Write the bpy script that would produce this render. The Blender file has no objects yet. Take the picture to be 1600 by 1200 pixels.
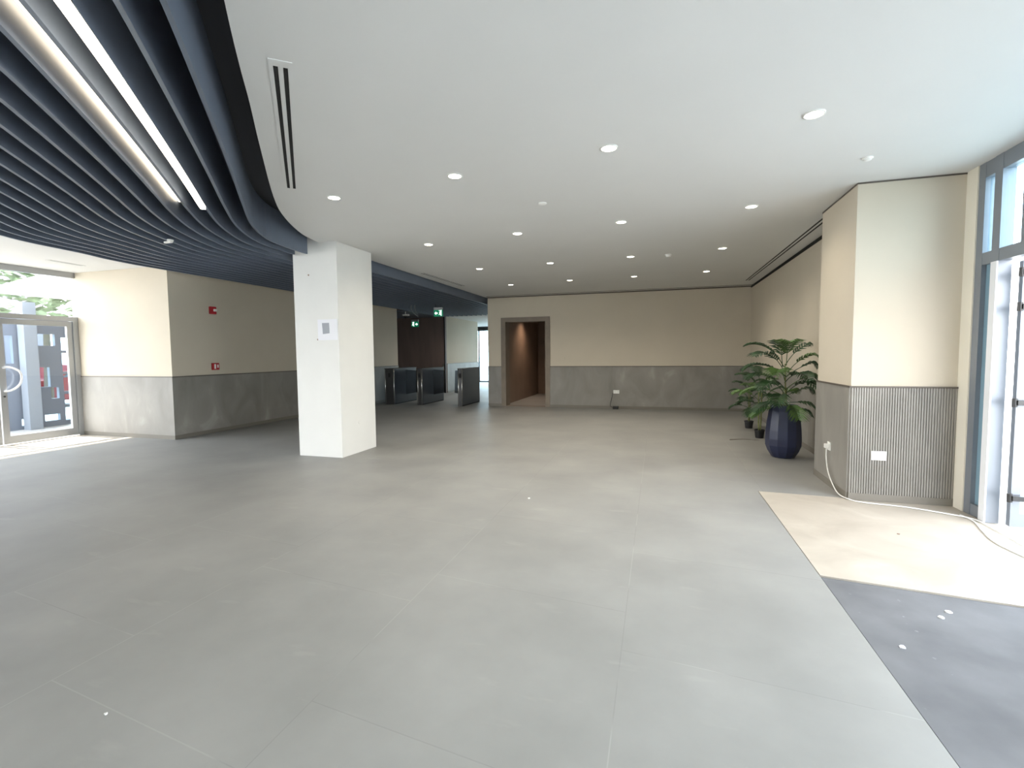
import bpy, bmesh, math, random
from mathutils import Vector, Matrix, noise
R = math.radians
random.seed(7)
S = bpy.context.scene
COL = S.collection

# ------------------------------------------------------------------ camera
def make_camera():
    yaw, pitch, roll = R(16.6742), R(3.5431), R(-0.5364)
    f = Vector((-math.sin(yaw) * math.cos(pitch), math.cos(yaw) * math.cos(pitch), -math.sin(pitch)))
    rt = f.cross(Vector((0, 0, 1))).normalized()
    up = rt.cross(f)
    r2 = rt * math.cos(roll) + up * math.sin(roll)
    u2 = up * math.cos(roll) - rt * math.sin(roll)
    m = Matrix(((r2.x, u2.x, -f.x, 0), (r2.y, u2.y, -f.y, 0), (r2.z, u2.z, -f.z, 1.45), (0, 0, 0, 1)))
    cam = bpy.data.cameras.new('camera'); o = bpy.data.objects.new('camera', cam)
    COL.objects.link(o); o.matrix_world = m
    cam.sensor_width = 36; cam.lens = 756.94 / 1600 * 36; cam.clip_start = .05; cam.clip_end = 400
    S.camera = o
make_camera()

# ------------------------------------------------------------------ light, exposure
S.view_settings.view_transform = 'Standard'
S.view_settings.look = 'None'
S.view_settings.gamma = 1
S.view_settings.use_curve_mapping = False
S.view_settings.exposure = 0.17
WORLD_STRENGTH = 9.4
SUN_STRENGTH = 17.0
DOWNLIGHT_W = 11.0
w = bpy.data.worlds.new('sky'); S.world = w; w.use_nodes = True
nt = w.node_tree; bg = nt.nodes['Background']
tc = nt.nodes.new('ShaderNodeTexCoord'); sp = nt.nodes.new('ShaderNodeSeparateXYZ'); rp = nt.nodes.new('ShaderNodeValToRGB')
nt.links.new(tc.outputs['Generated'], sp.inputs[0]); nt.links.new(sp.outputs['Z'], rp.inputs[0]); nt.links.new(rp.outputs[0], bg.inputs[0])
rp.color_ramp.elements[0].color = (.98, .985, 1, 1); rp.color_ramp.elements[1].color = (.80, .88, 1, 1)
bg.inputs[1].default_value = WORLD_STRENGTH
sun = bpy.data.lights.new('sun', 'SUN'); so = bpy.data.objects.new('sun', sun); COL.objects.link(so)
sun.energy = SUN_STRENGTH; sun.angle = R(1.0); sun.color = (1, .96, .9)
sd = Vector((-math.cos(R(63)), 0, math.sin(R(63)))).normalized()          # towards the sun
so.rotation_euler = sd.to_track_quat('Z', 'Y').to_euler(); so.location = (8, 0, 12)
def portal(loc, rot, sx, sy):
    l = bpy.data.lights.new('sky_portal', 'AREA'); l.shape = 'RECTANGLE'; l.size = sx; l.size_y = sy
    l.cycles.is_portal = True
    o = bpy.data.objects.new('sky_portal', l); COL.objects.link(o); o.location = loc; o.rotation_euler = rot
portal((2.80, .6, 1.5), (0, R(90), 0), 3.0, 9.0)
portal((-10.6, 1.2, 1.5), (0, R(-90), 0), 3.0, 10.4)
portal((-9.4, -4.22, 1.5), (R(90), 0, 0), 1.8, 3.0)
portal((-7.3, 23.95, 1.3), (R(-90), 0, 0), 4.0, 2.6)

# ------------------------------------------------------------------ materials
def lin(c):
    return tuple(((x / 255 + .055) / 1.055) ** 2.4 if x / 255 > .04045 else x / 255 / 12.92 for x in c) + (1,)
MATS = {}
def mat(name, rgb, rough=.6, metal=0, emit=None, es=0, spec=.5, var=0, vscale=3, bump=0, bscale=60, stretch=(1, 1, 1), rgb2=None):
    if name in MATS: return MATS[name]
    m = bpy.data.materials.new(name); m.use_nodes = True; n = m.node_tree; b = n.nodes['Principled BSDF']
    b.inputs['Base Color'].default_value = lin(rgb); b.inputs['Roughness'].default_value = rough
    b.inputs['Metallic'].default_value = metal; b.inputs['Specular IOR Level'].default_value = spec
    if emit: b.inputs['Emission Color'].default_value = lin(emit); b.inputs['Emission Strength'].default_value = es
    if var or bump:
        t = n.nodes.new('ShaderNodeTexCoord'); mp = n.nodes.new('ShaderNodeMapping'); mp.inputs['Scale'].default_value = stretch
        n.links.new(t.outputs['Object'], mp.inputs[0])
    if var:
        nz = n.nodes.new('ShaderNodeTexNoise'); nz.inputs['Scale'].default_value = vscale; nz.inputs['Detail'].default_value = 6
        cr = n.nodes.new('ShaderNodeValToRGB')
        a = rgb2 or tuple(max(0, x * (1 - var)) for x in rgb)
        cr.color_ramp.elements[0].position = .32; cr.color_ramp.elements[1].position = .68
        cr.color_ramp.elements[0].color = lin(a); cr.color_ramp.elements[1].color = lin(rgb)
        n.links.new(mp.outputs[0], nz.inputs[0]); n.links.new(nz.outputs['Fac'], cr.inputs[0]); n.links.new(cr.outputs[0], b.inputs['Base Color'])
    if bump:
        nb = n.nodes.new('ShaderNodeTexNoise'); nb.inputs['Scale'].default_value = bscale; nb.inputs['Detail'].default_value = 3
        bp = n.nodes.new('ShaderNodeBump'); bp.inputs['Strength'].default_value = bump; bp.inputs['Distance'].default_value = .01
        n.links.new(mp.outputs[0], nb.inputs[0]); n.links.new(nb.outputs['Fac'], bp.inputs['Height']); n.links.new(bp.outputs[0], b.inputs['Normal'])
    MATS[name] = m; return m

M_ceil = mat('white_ceiling_paint', (220, 220, 218), .9, var=.012, vscale=1.2)
M_wall = mat('beige_wall_covering', (206, 196, 178), .75, var=.02, vscale=1.5, bump=.08, bscale=220)
M_plast = mat('white_plaster', (228, 227, 223), .8, var=.015, vscale=2.5, bump=.05, bscale=40)
M_cream = mat('cream_painted_jamb', (226, 220, 204), .7)
M_brownframe = mat('taupe_stone_frame', (134, 122, 108), .55, var=.08, vscale=5)
M_brownpanel = mat('dark_brown_panel', (128, 110, 104), .6, var=.12, vscale=1.5, stretch=(3, 3, .5))
M_vest = mat('brown_vestibule_wall', (132, 112, 96), .5, var=.1, vscale=2)
M_trim = mat('dark_bronze_trim', (92, 84, 76), .5)
M_skirt = mat('grey_skirting_trim', (120, 115, 106), .5)
M_black = mat('black_void', (18, 18, 19), .8)
M_slate = mat('slate_blue_lacquer', (104, 114, 130), .42, var=.06, vscale=4)
M_plate = mat('charcoal_soffit_board', (60, 62, 68), .8)
M_alu = mat('grey_aluminium', (168, 170, 172), .35, .6)
M_aluD = mat('slate_aluminium_frame', (138, 144, 152), .4, .35)
M_aluW = mat('white_aluminium_post', (232, 234, 238), .4)
M_bluepan = mat('blue_grey_glazed_panel', (126, 156, 172), .2)
M_steel = mat('brushed_steel', (196, 196, 194), .25, .9)
M_dark = mat('graphite_side_panel', (42, 46, 54), .3, var=.05)
M_dark2 = mat('dark_grey_metal', (66, 66, 66), .35, .4)
M_white = mat('white_plastic', (236, 236, 232), .45)
M_red = mat('red_plastic', (176, 34, 44), .4)
M_green = mat('green_sign_face', (6, 120, 84), .5, emit=(6, 130, 90), es=.5)
M_signw = mat('white_sign_marking', (250, 255, 252), .5, emit=(245, 255, 250), es=1.3)
M_led = mat('warm_led_diffuser', (255, 246, 226), .5, emit=(255, 240, 214), es=22)
M_led2 = mat('warm_led_tape', (255, 244, 220), .5, emit=(255, 236, 205), es=7)
M_lamp = mat('downlight_lens', (255, 250, 240), .5, emit=(255, 244, 224), es=18)
M_pot = mat('navy_glazed_planter', (44, 50, 76), .28, var=.08, vscale=6)
M_nurs = mat('black_nursery_pot', (30, 31, 34), .5)
M_soil = mat('dark_potting_soil', (46, 36, 28), .95, var=.3, vscale=40, bump=.6, bscale=60)
M_leaf = mat('dark_green_frond', (46, 80, 44), .42, var=.35, vscale=8)
M_leaf2 = mat('bright_green_frond', (86, 120, 58), .45, var=.3, vscale=8)
M_stem = mat('pale_green_stem', (120, 126, 72), .55, var=.2, vscale=10)
M_pave = mat('pale_concrete_paving', (172, 171, 168), .85, var=.06, vscale=.8)
M_build = mat('pale_render_facade', (222, 220, 214), .85, var=.04, vscale=.4)
M_glassdark = mat('dark_window_glazing', (70, 84, 96), .15)
M_paper = mat('white_paper', (232, 232, 236), .8)
M_grey = mat('grey_print', (160, 163, 170), .8)
M_hole = mat('brown_screw_hole', (150, 128, 112), .8)
M_carred = mat('red_car_paint', (120, 20, 30), .3)
M_tyre = mat('black_rubber', (28, 28, 30), .8)
M_bark = mat('tree_bark', (96, 84, 70), .9, var=.2, vscale=8)
M_tree = mat('tree_foliage', (120, 140, 108), .8, var=.35, vscale=5)

def glass(name, tint, rough=0.0, refl=.06):
    m = bpy.data.materials.new(name); m.use_nodes = True; n = m.node_tree; n.nodes.clear()
    out = n.nodes.new('ShaderNodeOutputMaterial'); mx = n.nodes.new('ShaderNodeMixShader')
    tr = n.nodes.new('ShaderNodeBsdfTransparent'); gl = n.nodes.new('ShaderNodeBsdfGlossy'); lw = n.nodes.new('ShaderNodeLayerWeight'); lw.inputs[0].default_value = .5
    pw = n.nodes.new('ShaderNodeMath'); pw.operation = 'POWER'; pw.inputs[1].default_value = 4; ma = n.nodes.new('ShaderNodeMath'); ma.operation = 'MULTIPLY_ADD'; ma.inputs[1].default_value = .6; ma.inputs[2].default_value = .035
    tr.inputs[0].default_value = tint; gl.inputs['Roughness'].default_value = rough
    n.links.new(lw.outputs['Facing'], pw.inputs[0]); n.links.new(pw.outputs[0], ma.inputs[0]); n.links.new(ma.outputs[0], mx.inputs[0]); n.links.new(tr.outputs[0], mx.inputs[1]); n.links.new(gl.outputs[0], mx.inputs[2])
    n.links.new(mx.outputs[0], out.inputs[0]); return m
M_glass = glass('clear_glass', (.965, .975, .975, 1))
M_glassb = glass('blue_tinted_glass', (.78, .9, .95, 1))
M_glassg = glass('smoked_glass', (.45, .47, .5, 1))

def floor_material():
    m = bpy.data.materials.new('grey_porcelain_tiles'); m.use_nodes = True; n = m.node_tree; L = n.links.new
    b = n.nodes['Principled BSDF']; g = n.nodes.new('ShaderNodeNewGeometry'); s = n.nodes.new('ShaderNodeSeparateXYZ'); L(g.outputs['Position'], s.inputs[0])
    def mth(op, a, c=None, d=None):
        k = n.nodes.new('ShaderNodeMath'); k.operation = op
        for i, v in enumerate((a, c, d)):
            if v is None: continue
            if isinstance(v, (int, float)): k.inputs[i].default_value = v
            else: L(v, k.inputs[i])
        return k.outputs[0]
    X, Y = s.outputs['X'], s.outputs['Y']
    tx = mth('DIVIDE', mth('ADD', X, 1.43 + 12.2), 1.225)
    ix = mth('FLOOR', tx); fx = mth('FRACT', tx)
    ys = mth('ADD', mth('ADD', Y, mth('MULTIPLY', X, .12)), 6.1)
    off = mth('MULTIPLY', mth('FRACT', mth('MULTIPLY', ix, .5)), .72)
    ty = mth('DIVIDE', mth('ADD', ys, mth('ADD', off, -.24)), 1.22)
    iy = mth('FLOOR', ty); fy = mth('FRACT', ty)
    def line(f, wdt):
        d = mth('MINIMUM', f, mth('SUBTRACT', 1.0, f)); return mth('LESS_THAN', d, wdt)
    joint = mth('MAXIMUM', line(fx, .0022), line(fy, .0022))
    n1 = n.nodes.new('ShaderNodeTexNoise'); n1.inputs['Scale'].default_value = 1.3; n1.inputs['Detail'].default_value = 7; n1.inputs['Roughness'].default_value = .55
    L(g.outputs['Position'], n1.inputs[0])
    cr = n.nodes.new('ShaderNodeValToRGB'); cr.color_ramp.elements[0].position = .3; cr.color_ramp.elements[1].position = .72
    cr.color_ramp.elements[0].color = lin((135, 135, 133)); cr.color_ramp.elements[1].color = lin((154, 154, 151)); L(n1.outputs['Fac'], cr.inputs[0])
    # tile to tile tone
    wn = n.nodes.new('ShaderNodeTexWhiteNoise'); cb = n.nodes.new('ShaderNodeCombineXYZ'); L(ix, cb.inputs[0]); L(iy, cb.inputs[1]); L(cb.outputs[0], wn.inputs['Vector'])
    hs = n.nodes.new('ShaderNodeHueSaturation'); L(cr.outputs[0], hs.inputs['Color']); L(mth('ADD', mth('MULTIPLY', wn.outputs['Value'], .03), .985), hs.inputs['Value'])
    # dust smudges and scuffs, patchy
    n2 = n.nodes.new('ShaderNodeTexNoise'); n2.inputs['Scale'].default_value = 2.2; n2.inputs['Detail'].default_value = 8
    mp = n.nodes.new('ShaderNodeMapping'); mp.inputs['Scale'].default_value = (1, 3.2, 1); L(g.outputs['Position'], mp.inputs[0]); L(mp.outputs[0], n2.inputs[0])
    c2 = n.nodes.new('ShaderNodeValToRGB'); c2.color_ramp.elements[0].position = .64; c2.color_ramp.elements[1].position = .74
    c2.color_ramp.elements[0].color = (0, 0, 0, 1); c2.color_ramp.elements[1].color = (.18, .18, .18, 1); L(n2.outputs['Fac'], c2.inputs[0])
    m1 = n.nodes.new('ShaderNodeMix'); m1.data_type = 'RGBA'; L(c2.outputs[0], m1.inputs['Factor']); L(hs.outputs[0], m1.inputs['A']); m1.inputs['B'].default_value = lin((178, 176, 171))
    # joints: pale dusty in places, dark elsewhere
    n3 = n.nodes.new('ShaderNodeTexNoise'); n3.inputs['Scale'].default_value = 1.1; L(g.outputs['Position'], n3.inputs[0])
    c3 = n.nodes.new('ShaderNodeValToRGB'); c3.color_ramp.elements[0].position = .47; c3.color_ramp.elements[1].position = .52
    c3.color_ramp.elements[0].color = lin((104, 103, 102)); c3.color_ramp.elements[1].color = lin((182, 181, 178)); L(n3.outputs['Fac'], c3.inputs[0])
    m2 = n.nodes.new('ShaderNodeMix'); m2.data_type = 'RGBA'; L(mth('MULTIPLY', joint, .22), m2.inputs['Factor']); L(m1.outputs['Result'], m2.inputs['A']); L(c3.outputs[0], m2.inputs['B'])
    L(m2.outputs['Result'], b.inputs['Base Color'])
    rr = n.nodes.new('ShaderNodeMapRange'); rr.inputs['To Min'].default_value = .42; rr.inputs['To Max'].default_value = .6; L(n1.outputs['Fac'], rr.inputs['Value']); L(rr.outputs[0], b.inputs['Roughness'])
    b.inputs['Specular IOR Level'].default_value = .45
    return m
M_floor = floor_material()

def stone_material(name, base, alt, vein):
    m = bpy.data.materials.new(name); m.use_nodes = True; n = m.node_tree; L = n.links.new; b = n.nodes['Principled BSDF']
    g = n.nodes.new('ShaderNodeNewGeometry'); n1 = n.nodes.new('ShaderNodeTexNoise'); n1.inputs['Scale'].default_value = 2.2; n1.inputs['Detail'].default_value = 7; n1.inputs['Distortion'].default_value = .8
    mp = n.nodes.new('ShaderNodeMapping'); mp.inputs['Scale'].default_value = (1, 1, .55); L(g.outputs['Position'], mp.inputs[0]); L(mp.outputs[0], n1.inputs[0])
    cr = n.nodes.new('ShaderNodeValToRGB'); e = cr.color_ramp.elements; e[0].position = .3; e[1].position = .62; e[0].color = lin(alt); e[1].color = lin(base)
    k = e.new(.74); k.color = lin(vein); L(n1.outputs['Fac'], cr.inputs[0]); L(cr.outputs[0], b.inputs['Base Color'])
    b.inputs['Roughness'].default_value = .5; return m
M_stone = stone_material('grey_wainscot_stone', (147, 143, 136), (128, 125, 119), (164, 161, 155))
M_cream_st = stone_material('cream_threshold_stone', (184, 176, 164), (168, 159, 147), (194, 188, 178))
def mat_material():
    m = bpy.data.materials.new('dusty_grey_screed'); m.use_nodes = True; n = m.node_tree; L = n.links.new; b = n.nodes['Principled BSDF']
    g = n.nodes.new('ShaderNodeNewGeometry'); n1 = n.nodes.new('ShaderNodeTexNoise'); n1.inputs['Scale'].default_value = 2.4; n1.inputs['Detail'].default_value = 8
    L(g.outputs['Position'], n1.inputs[0])
    cr = n.nodes.new('ShaderNodeValToRGB'); e = cr.color_ramp.elements; e[0].position = .3; e[1].position = .66; e[0].color = lin((90, 91, 94)); e[1].color = lin((112, 113, 116)); L(n1.outputs['Fac'], cr.inputs[0])
    n2 = n.nodes.new('ShaderNodeTexNoise'); n2.inputs['Scale'].default_value = 9; n2.inputs['Detail'].default_value = 4; L(g.outputs['Position'], n2.inputs[0])
    c2 = n.nodes.new('ShaderNodeValToRGB'); c2.color_ramp.elements[0].position = .70; c2.color_ramp.elements[1].position = .76; c2.color_ramp.elements[0].color = (0, 0, 0, 1); c2.color_ramp.elements[1].color = (.7, .7, .7, 1); L(n2.outputs['Fac'], c2.inputs[0])
    mx = n.nodes.new('ShaderNodeMix'); mx.data_type = 'RGBA'; L(c2.outputs[0], mx.inputs['Factor']); L(cr.outputs[0], mx.inputs['A']); mx.inputs['B'].default_value = lin((170, 172, 174))
    L(mx.outputs['Result'], b.inputs['Base Color']); b.inputs['Roughness'].default_value = .8; return m
M_mat = mat_material()

# ------------------------------------------------------------------ mesh helpers
def new_bm(): return bmesh.new()
def box(bm, x0, x1, y0, y1, z0, z1):
    v = [bm.verts.new(p) for p in ((x0, y0, z0), (x1, y0, z0), (x1, y1, z0), (x0, y1, z0), (x0, y0, z1), (x1, y0, z1), (x1, y1, z1), (x0, y1, z1))]
    for f in ((0, 3, 2, 1), (4, 5, 6, 7), (0, 1, 5, 4), (1, 2, 6, 5), (2, 3, 7, 6), (3, 0, 4, 7)): bm.faces.new([v[i] for i in f])
    return bm
def prism(bm, pts, z0, z1):
    a = [bm.verts.new((x, y, z0)) for x, y in pts]; b = [bm.verts.new((x, y, z1)) for x, y in pts]; n = len(pts)
    bm.faces.new(a[::-1]); bm.faces.new(b)
    for i in range(n): bm.faces.new((a[i], a[(i + 1) % n], b[(i + 1) % n], b[i]))
    bmesh.ops.recalc_face_normals(bm, faces=bm.faces); return bm
def lathe(bm, prof, seg=32, cx=0, cy=0, cap=True):
    rings = []
    for r, z in prof: rings.append([bm.verts.new((cx + r * math.cos(2 * math.pi * i / seg), cy + r * math.sin(2 * math.pi * i / seg), z)) for i in range(seg)])
    for a, b in zip(rings, rings[1:]):
        for i in range(seg): bm.faces.new((a[i], a[(i + 1) % seg], b[(i + 1) % seg], b[i]))
    if cap: bm.faces.new(rings[0][::-1]); bm.faces.new(rings[-1])
    bmesh.ops.recalc_face_normals(bm, faces=bm.faces); return bm
def cyl(bm, c, axis, r, l, seg=16, r2=None):
    q = Vector(axis).to_track_quat('Z', 'Y'); c = Vector(c); r2 = r if r2 is None else r2
    A = [bm.verts.new(c + q @ Vector((r * math.cos(2 * math.pi * i / seg), r * math.sin(2 * math.pi * i / seg), 0))) for i in range(seg)]
    B = [bm.verts.new(c + q @ Vector((r2 * math.cos(2 * math.pi * i / seg), r2 * math.sin(2 * math.pi * i / seg), l))) for i in range(seg)]
    bm.faces.new(A[::-1]); bm.faces.new(B)
    for i in range(seg): bm.faces.new((A[i], A[(i + 1) % seg], B[(i + 1) % seg], B[i]))
    return bm
def smooth_path(pts, n=8):
    P = [Vector(p) for p in pts]; out = []
    for i in range(len(P) - 1):
        p0 = P[max(i - 1, 0)]; p1 = P[i]; p2 = P[i + 1]; p3 = P[min(i + 2, len(P) - 1)]
        for k in range(n):
            t = k / n
            out.append(.5 * ((2 * p1) + (p2 - p0) * t + (2 * p0 - 5 * p1 + 4 * p2 - p3) * t * t + (3 * p1 - p0 - 3 * p2 + p3) * t ** 3))
    out.append(P[-1]); return out
def tube(bm, pts, r, seg=8, r_end=None):
    rings = []; N = len(pts)
    for i, p in enumerate(pts):
        d = (pts[min(i + 1, N - 1)] - pts[max(i - 1, 0)]).normalized(); q = d.to_track_quat('Z', 'Y')
        rr = r if r_end is None else r + (r_end - r) * i / (N - 1)
        rings.append([bm.verts.new(p + q @ Vector((rr * math.cos(2 * math.pi * k / seg), rr * math.sin(2 * math.pi * k / seg), 0))) for k in range(seg)])
    for a, b in zip(rings, rings[1:]):
        # match ring starts so the skin does not twist
        j = min(range(seg), key=lambda s: sum((a[k].co - b[(k + s) % seg].co).length for k in (0, seg // 3)))
        b[:] = b[j:] + b[:j]
        for i in range(seg): bm.faces.new((a[i], a[(i + 1) % seg], b[(i + 1) % seg], b[i]))
    bm.faces.new(rings[0][::-1]); bm.faces.new(rings[-1]); return bm
def ribbon(bm, path, th, z0, z1):
    """vertical board following a plan curve"""
    n = len(path); L_, R_ = [], []
    for i in range(n):
        a = Vector(path[max(i - 1, 0)]); b = Vector(path[min(i + 1, n - 1)]); d = (b - a).normalized(); nn = Vector((-d.y, d.x)) * th / 2; p = Vector(path[i])
        L_.append(p + nn); R_.append(p - nn)
    def col(p): return bm.verts.new((p.x, p.y, z0)), bm.verts.new((p.x, p.y, z1))
    A = [col(p) for p in L_]; B = [col(p) for p in R_]
    for i in range(n - 1):
        for q in ((A[i][0], A[i + 1][0], A[i + 1][1], A[i][1]), (B[i][0], B[i][1], B[i + 1][1], B[i + 1][0]),
                  (A[i][0], B[i][0], B[i + 1][0], A[i + 1][0]), (A[i][1], A[i + 1][1], B[i + 1][1], B[i][1])): bm.faces.new(q)
    bm.faces.new((A[0][0], A[0][1], B[0][1], B[0][0])); bm.faces.new((A[-1][0], B[-1][0], B[-1][1], A[-1][1]))
    bmesh.ops.recalc_face_normals(bm, faces=bm.faces); return bm
def obj(name, bm, m, parent=None, bevel=0, smooth=False, loc=None):
    me = bpy.data.meshes.new(name)
    if loc is not None: bmesh.ops.translate(bm, verts=bm.verts, vec=-Vector(loc))
    bm.to_mesh(me); bm.free(); me.materials.append(m)
    o = bpy.data.objects.new(name, me); COL.objects.link(o)
    if loc is not None: o.location = loc
    if parent: o.parent = parent; o.matrix_parent_inverse = Matrix.Translation(-Vector(parent.location)) if parent.type == 'EMPTY' or tuple(parent.location) != (0, 0, 0) else Matrix()
    if smooth:
        for p in me.polygons: p.use_smooth = True
    if bevel:
        b = o.modifiers.new('bevel', 'BEVEL'); b.width = bevel; b.segments = 2; b.limit_method = 'ANGLE'
    return o
def tag(o, label, cat, group=None):
    o['label'] = label; o['category'] = cat
    if group: o['group'] = group
    return o
def thing(name, loc, label, cat, group=None, rz=0):
    o = bpy.data.objects.new(name, None); COL.objects.link(o); o.location = loc; o.rotation_euler = (0, 0, rz); o.empty_display_size = .1
    return tag(o, label, cat, group)
def lpart(name, bm, m, parent, bevel=0, smooth=False):
    """part given in its thing's own coordinates"""
    me = bpy.data.meshes.new(name); bm.to_mesh(me); bm.free(); me.materials.append(m)
    o = bpy.data.objects.new(name, me); COL.objects.link(o); o.parent = parent
    if smooth:
        for p in me.polygons: p.use_smooth = True
    if bevel:
        b = o.modifiers.new('bevel', 'BEVEL'); b.width = bevel; b.segments = 2; b.limit_method = 'ANGLE'
    return o
def struct(name, bm, m, parent=None, bevel=0, loc=None):
    o = obj(name, bm, m, parent, bevel)
    if parent is None: o['kind'] = 'structure'
    return o
def copy_thing(root, loc, label=None, group=None):
    r = root.copy(); COL.objects.link(r); r.location = loc
    if label: r['label'] = label
    if group: r['group'] = group
    for ch in list(root.children):
        c = ch.copy(); COL.objects.link(c); c.parent = r
        for g in list(ch.children):
            d = g.copy(); COL.objects.link(d); d.parent = c
    return r

H = 3.03; D = 1.095
XL, YA, XG, YF, XR, YP, XP0, YP0 = -8.13, 6.415, -10.4, 12.86, 2.64, 5.415, 1.80, 6.43

# ------------------------------------------------------------------ floor
fl = struct('floor', prism(new_bm(), [(-10.6, -4.2), (1.02, -4.2), (1.02, 5.5), (2.8, 5.40), (2.8, 17.5), (-4.4, 17.5), (-4.4, 24), (-11.9, 24), (-11.9, 12), (-10.6, 12), (-10.6, 6.5), (-9.05, 6.5), (-9.05, 1.4), (-10.6, 1.4)], -.12, 0), M_floor)
obj('threshold_stone', prism(new_bm(), [(1.026, 3.50), (2.8, 3.27), (2.8, 5.396), (1.026, 5.496)], -.12, -.001), M_cream_st, fl)
obj('threshold_stone', prism(new_bm(), [(-10.6, 1.406), (-9.056, 1.406), (-9.056, 6.5), (-10.6, 6.5)], -.12, -.001), M_cream_st, fl)
obj('mat_recess', prism(new_bm(), [(1.030, -4.2), (2.8, -4.2), (2.8, 3.262), (1.030, 3.492)], -.12, -.010), M_mat, fl)

# ------------------------------------------------------------------ ceiling edge and baffle curves (plan)
E_near = [(1.1, -2.0), (.35, -1.0), (-.45, .1), (-1.2, 1.03), (-1.85, 1.79), (-2.18, 2.19), (-2.45, 2.53), (-2.9, 3.08), (-3.65, 4.02), (-4.07, 4.63), (-4.43, 5.35), (-4.56, 5.88)]
Ecurve = [(p.x, p.y) for p in smooth_path([(a, b, 0) for a, b in E_near], 5)] + [(-4.585, 7.2), (-4.60, 9), (-4.6, 13.3)]
DT = [(-1.9, 5.50), (-.5, 4.40), (.5, 3.60), (1.53, 2.78), (2.0, 2.395), (2.68, 1.83), (3.2, 1.39), (3.62, 1.03), (4.3, .47), (4.89, .13), (5.4, .02), (5.72, 0), (16.8, 0)]
def disp(y):
    for (a, da), (b, db) in zip(DT, DT[1:]):
        if a <= y <= b:
            i = DT.index((a, da)); pa = DT[max(i - 1, 0)]; nb = DT[min(i + 2, len(DT) - 1)]
            ma = (db - pa[1]) / (b - pa[0]) if i else (db - da) / (b - a); mb = (nb[1] - da) / (nb[0] - a)
            t = (y - a) / (b - a); h = b - a
            return (2 * t ** 3 - 3 * t * t + 1) * da + (t ** 3 - 2 * t * t + t) * h * ma + (-2 * t ** 3 + 3 * t * t) * db + (t ** 3 - t * t) * h * mb
    return DT[0][1] if y < DT[0][0] else 0
NS = 17
def slat_x(k, y):
    t = min(max((y - 3.5) / 1.4, 0), 1); t = t * t * (3 - 2 * t)
    return -4.665 + disp(y) - (.220 - .034 * t) * (k - 1)
def slat_path(k, y0, y1):
    ys = []; y = y0
    while y < y1 - 1e-6:
        ys.append(y); y += .14 if y < 5.7 else .7
    ys.append(y1)
    return [(slat_x(k, y), y) for y in ys]
outer = [(slat_x(NS, y) - .16, y) for y in [-2.0 + .5 * i for i in range(16)] + [7, 10, 14.0]]

# ------------------------------------------------------------------ ceiling
c1 = prism(new_bm(), Ecurve + [(2.95, 13.3), (2.95, -2.0)], H, 3.34)
ce = struct('ceiling', c1, M_ceil)
obj('ceiling_bay', prism(new_bm(), outer[::-1] + [(-10.7, -2.0), (-10.7, 14.0)], H, 3.34), M_ceil, ce)
obj('ceiling_bay', box(new_bm(), -10.7, 2.95, -4.4, -2.0, H, 3.34), M_ceil, ce)
obj('ceiling_bay', box(new_bm(), -12.0, -4.2, 17.0, 24.2, 2.88, 3.34), M_ceil, ce)
obj('soffit_board', box(new_bm(), -10.68, 1.2, -2.0, 14.0, 3.345, 3.40), M_plate, ce)
obj('soffit_board', box(new_bm(), -12.0, -4.4, 14.0, 17.0, 3.345, 3.40), M_plate, ce)
obj('soffit_board', box(new_bm(), -8.2, -4.5, 12.74, 17.0, 3.30, 3.34), M_plate, ce)
obj('soffit_panel', box(new_bm(), -11.8, -7.70, 14.16, 16.81, 2.86, 2.90), M_slate, ce)

# ------------------------------------------------------------------ slate baffles
ORD = ['first', 'second', 'third', 'fourth', 'fifth', 'sixth', 'seventh', 'eighth', 'ninth', 'tenth', 'eleventh', 'twelfth', 'thirteenth', 'fourteenth', 'fifteenth', 'sixteenth', 'seventeenth', 'eighteenth', 'nineteenth', 'twentieth']
for k in range(1, NS + 1):
    runs = [(-1.9, 16.75)]
    if k <= 3: runs = [(-1.9, 5.72 - (.03 if k > 1 else 0)), (6.80, 16.75)]
    for j, (a, b) in enumerate(runs):
        o = obj('ceiling_baffle', ribbon(new_bm(), slat_path(k, a, b), .024, 2.86, 3.28), M_slate)
        if len(runs) == 1: lb = 'curved slate blue ceiling baffle, %s counted from the white ceiling edge' % ORD[k - 1] if k < NS else 'outermost slate blue ceiling baffle, nearest the glass entrance door'
        elif j == 0: lb = 'curved slate baffle ending before the white column, %s from the white ceiling edge' % ORD[k - 1]
        else: lb = 'straight slate baffle behind the white column, %s from the white ceiling edge' % ORD[k - 1]
        tag(o, lb, 'ceiling baffle', 'slate blue baffles of the curved ceiling')
def led(k, dx, y0, y1, z, w_, label, m):
    p = [(slat_x(k, y) - dx, y) for y in [y0 + (y1 - y0) * i / 40 for i in range(41)]]
    t = thing('led_strip', (p[20][0], p[20][1], z), label, 'strip light', 'strip lights between the baffles')
    obj('diffuser', ribbon(new_bm(), p, w_, z, z + .026), m, t)
    obj('housing', ribbon(new_bm(), p, w_ + .006, z + .0265, z + .0335), M_alu, t)
led(3, .016, -1.5, 3.60, 2.826, .04, 'wide bright LED strip glowing between the third and fourth baffles', M_led)
led(4, .172, -1.5, 3.85, 3.02, .022, 'thinner LED strip glowing between the fourth and fifth baffles', M_led2)

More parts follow.
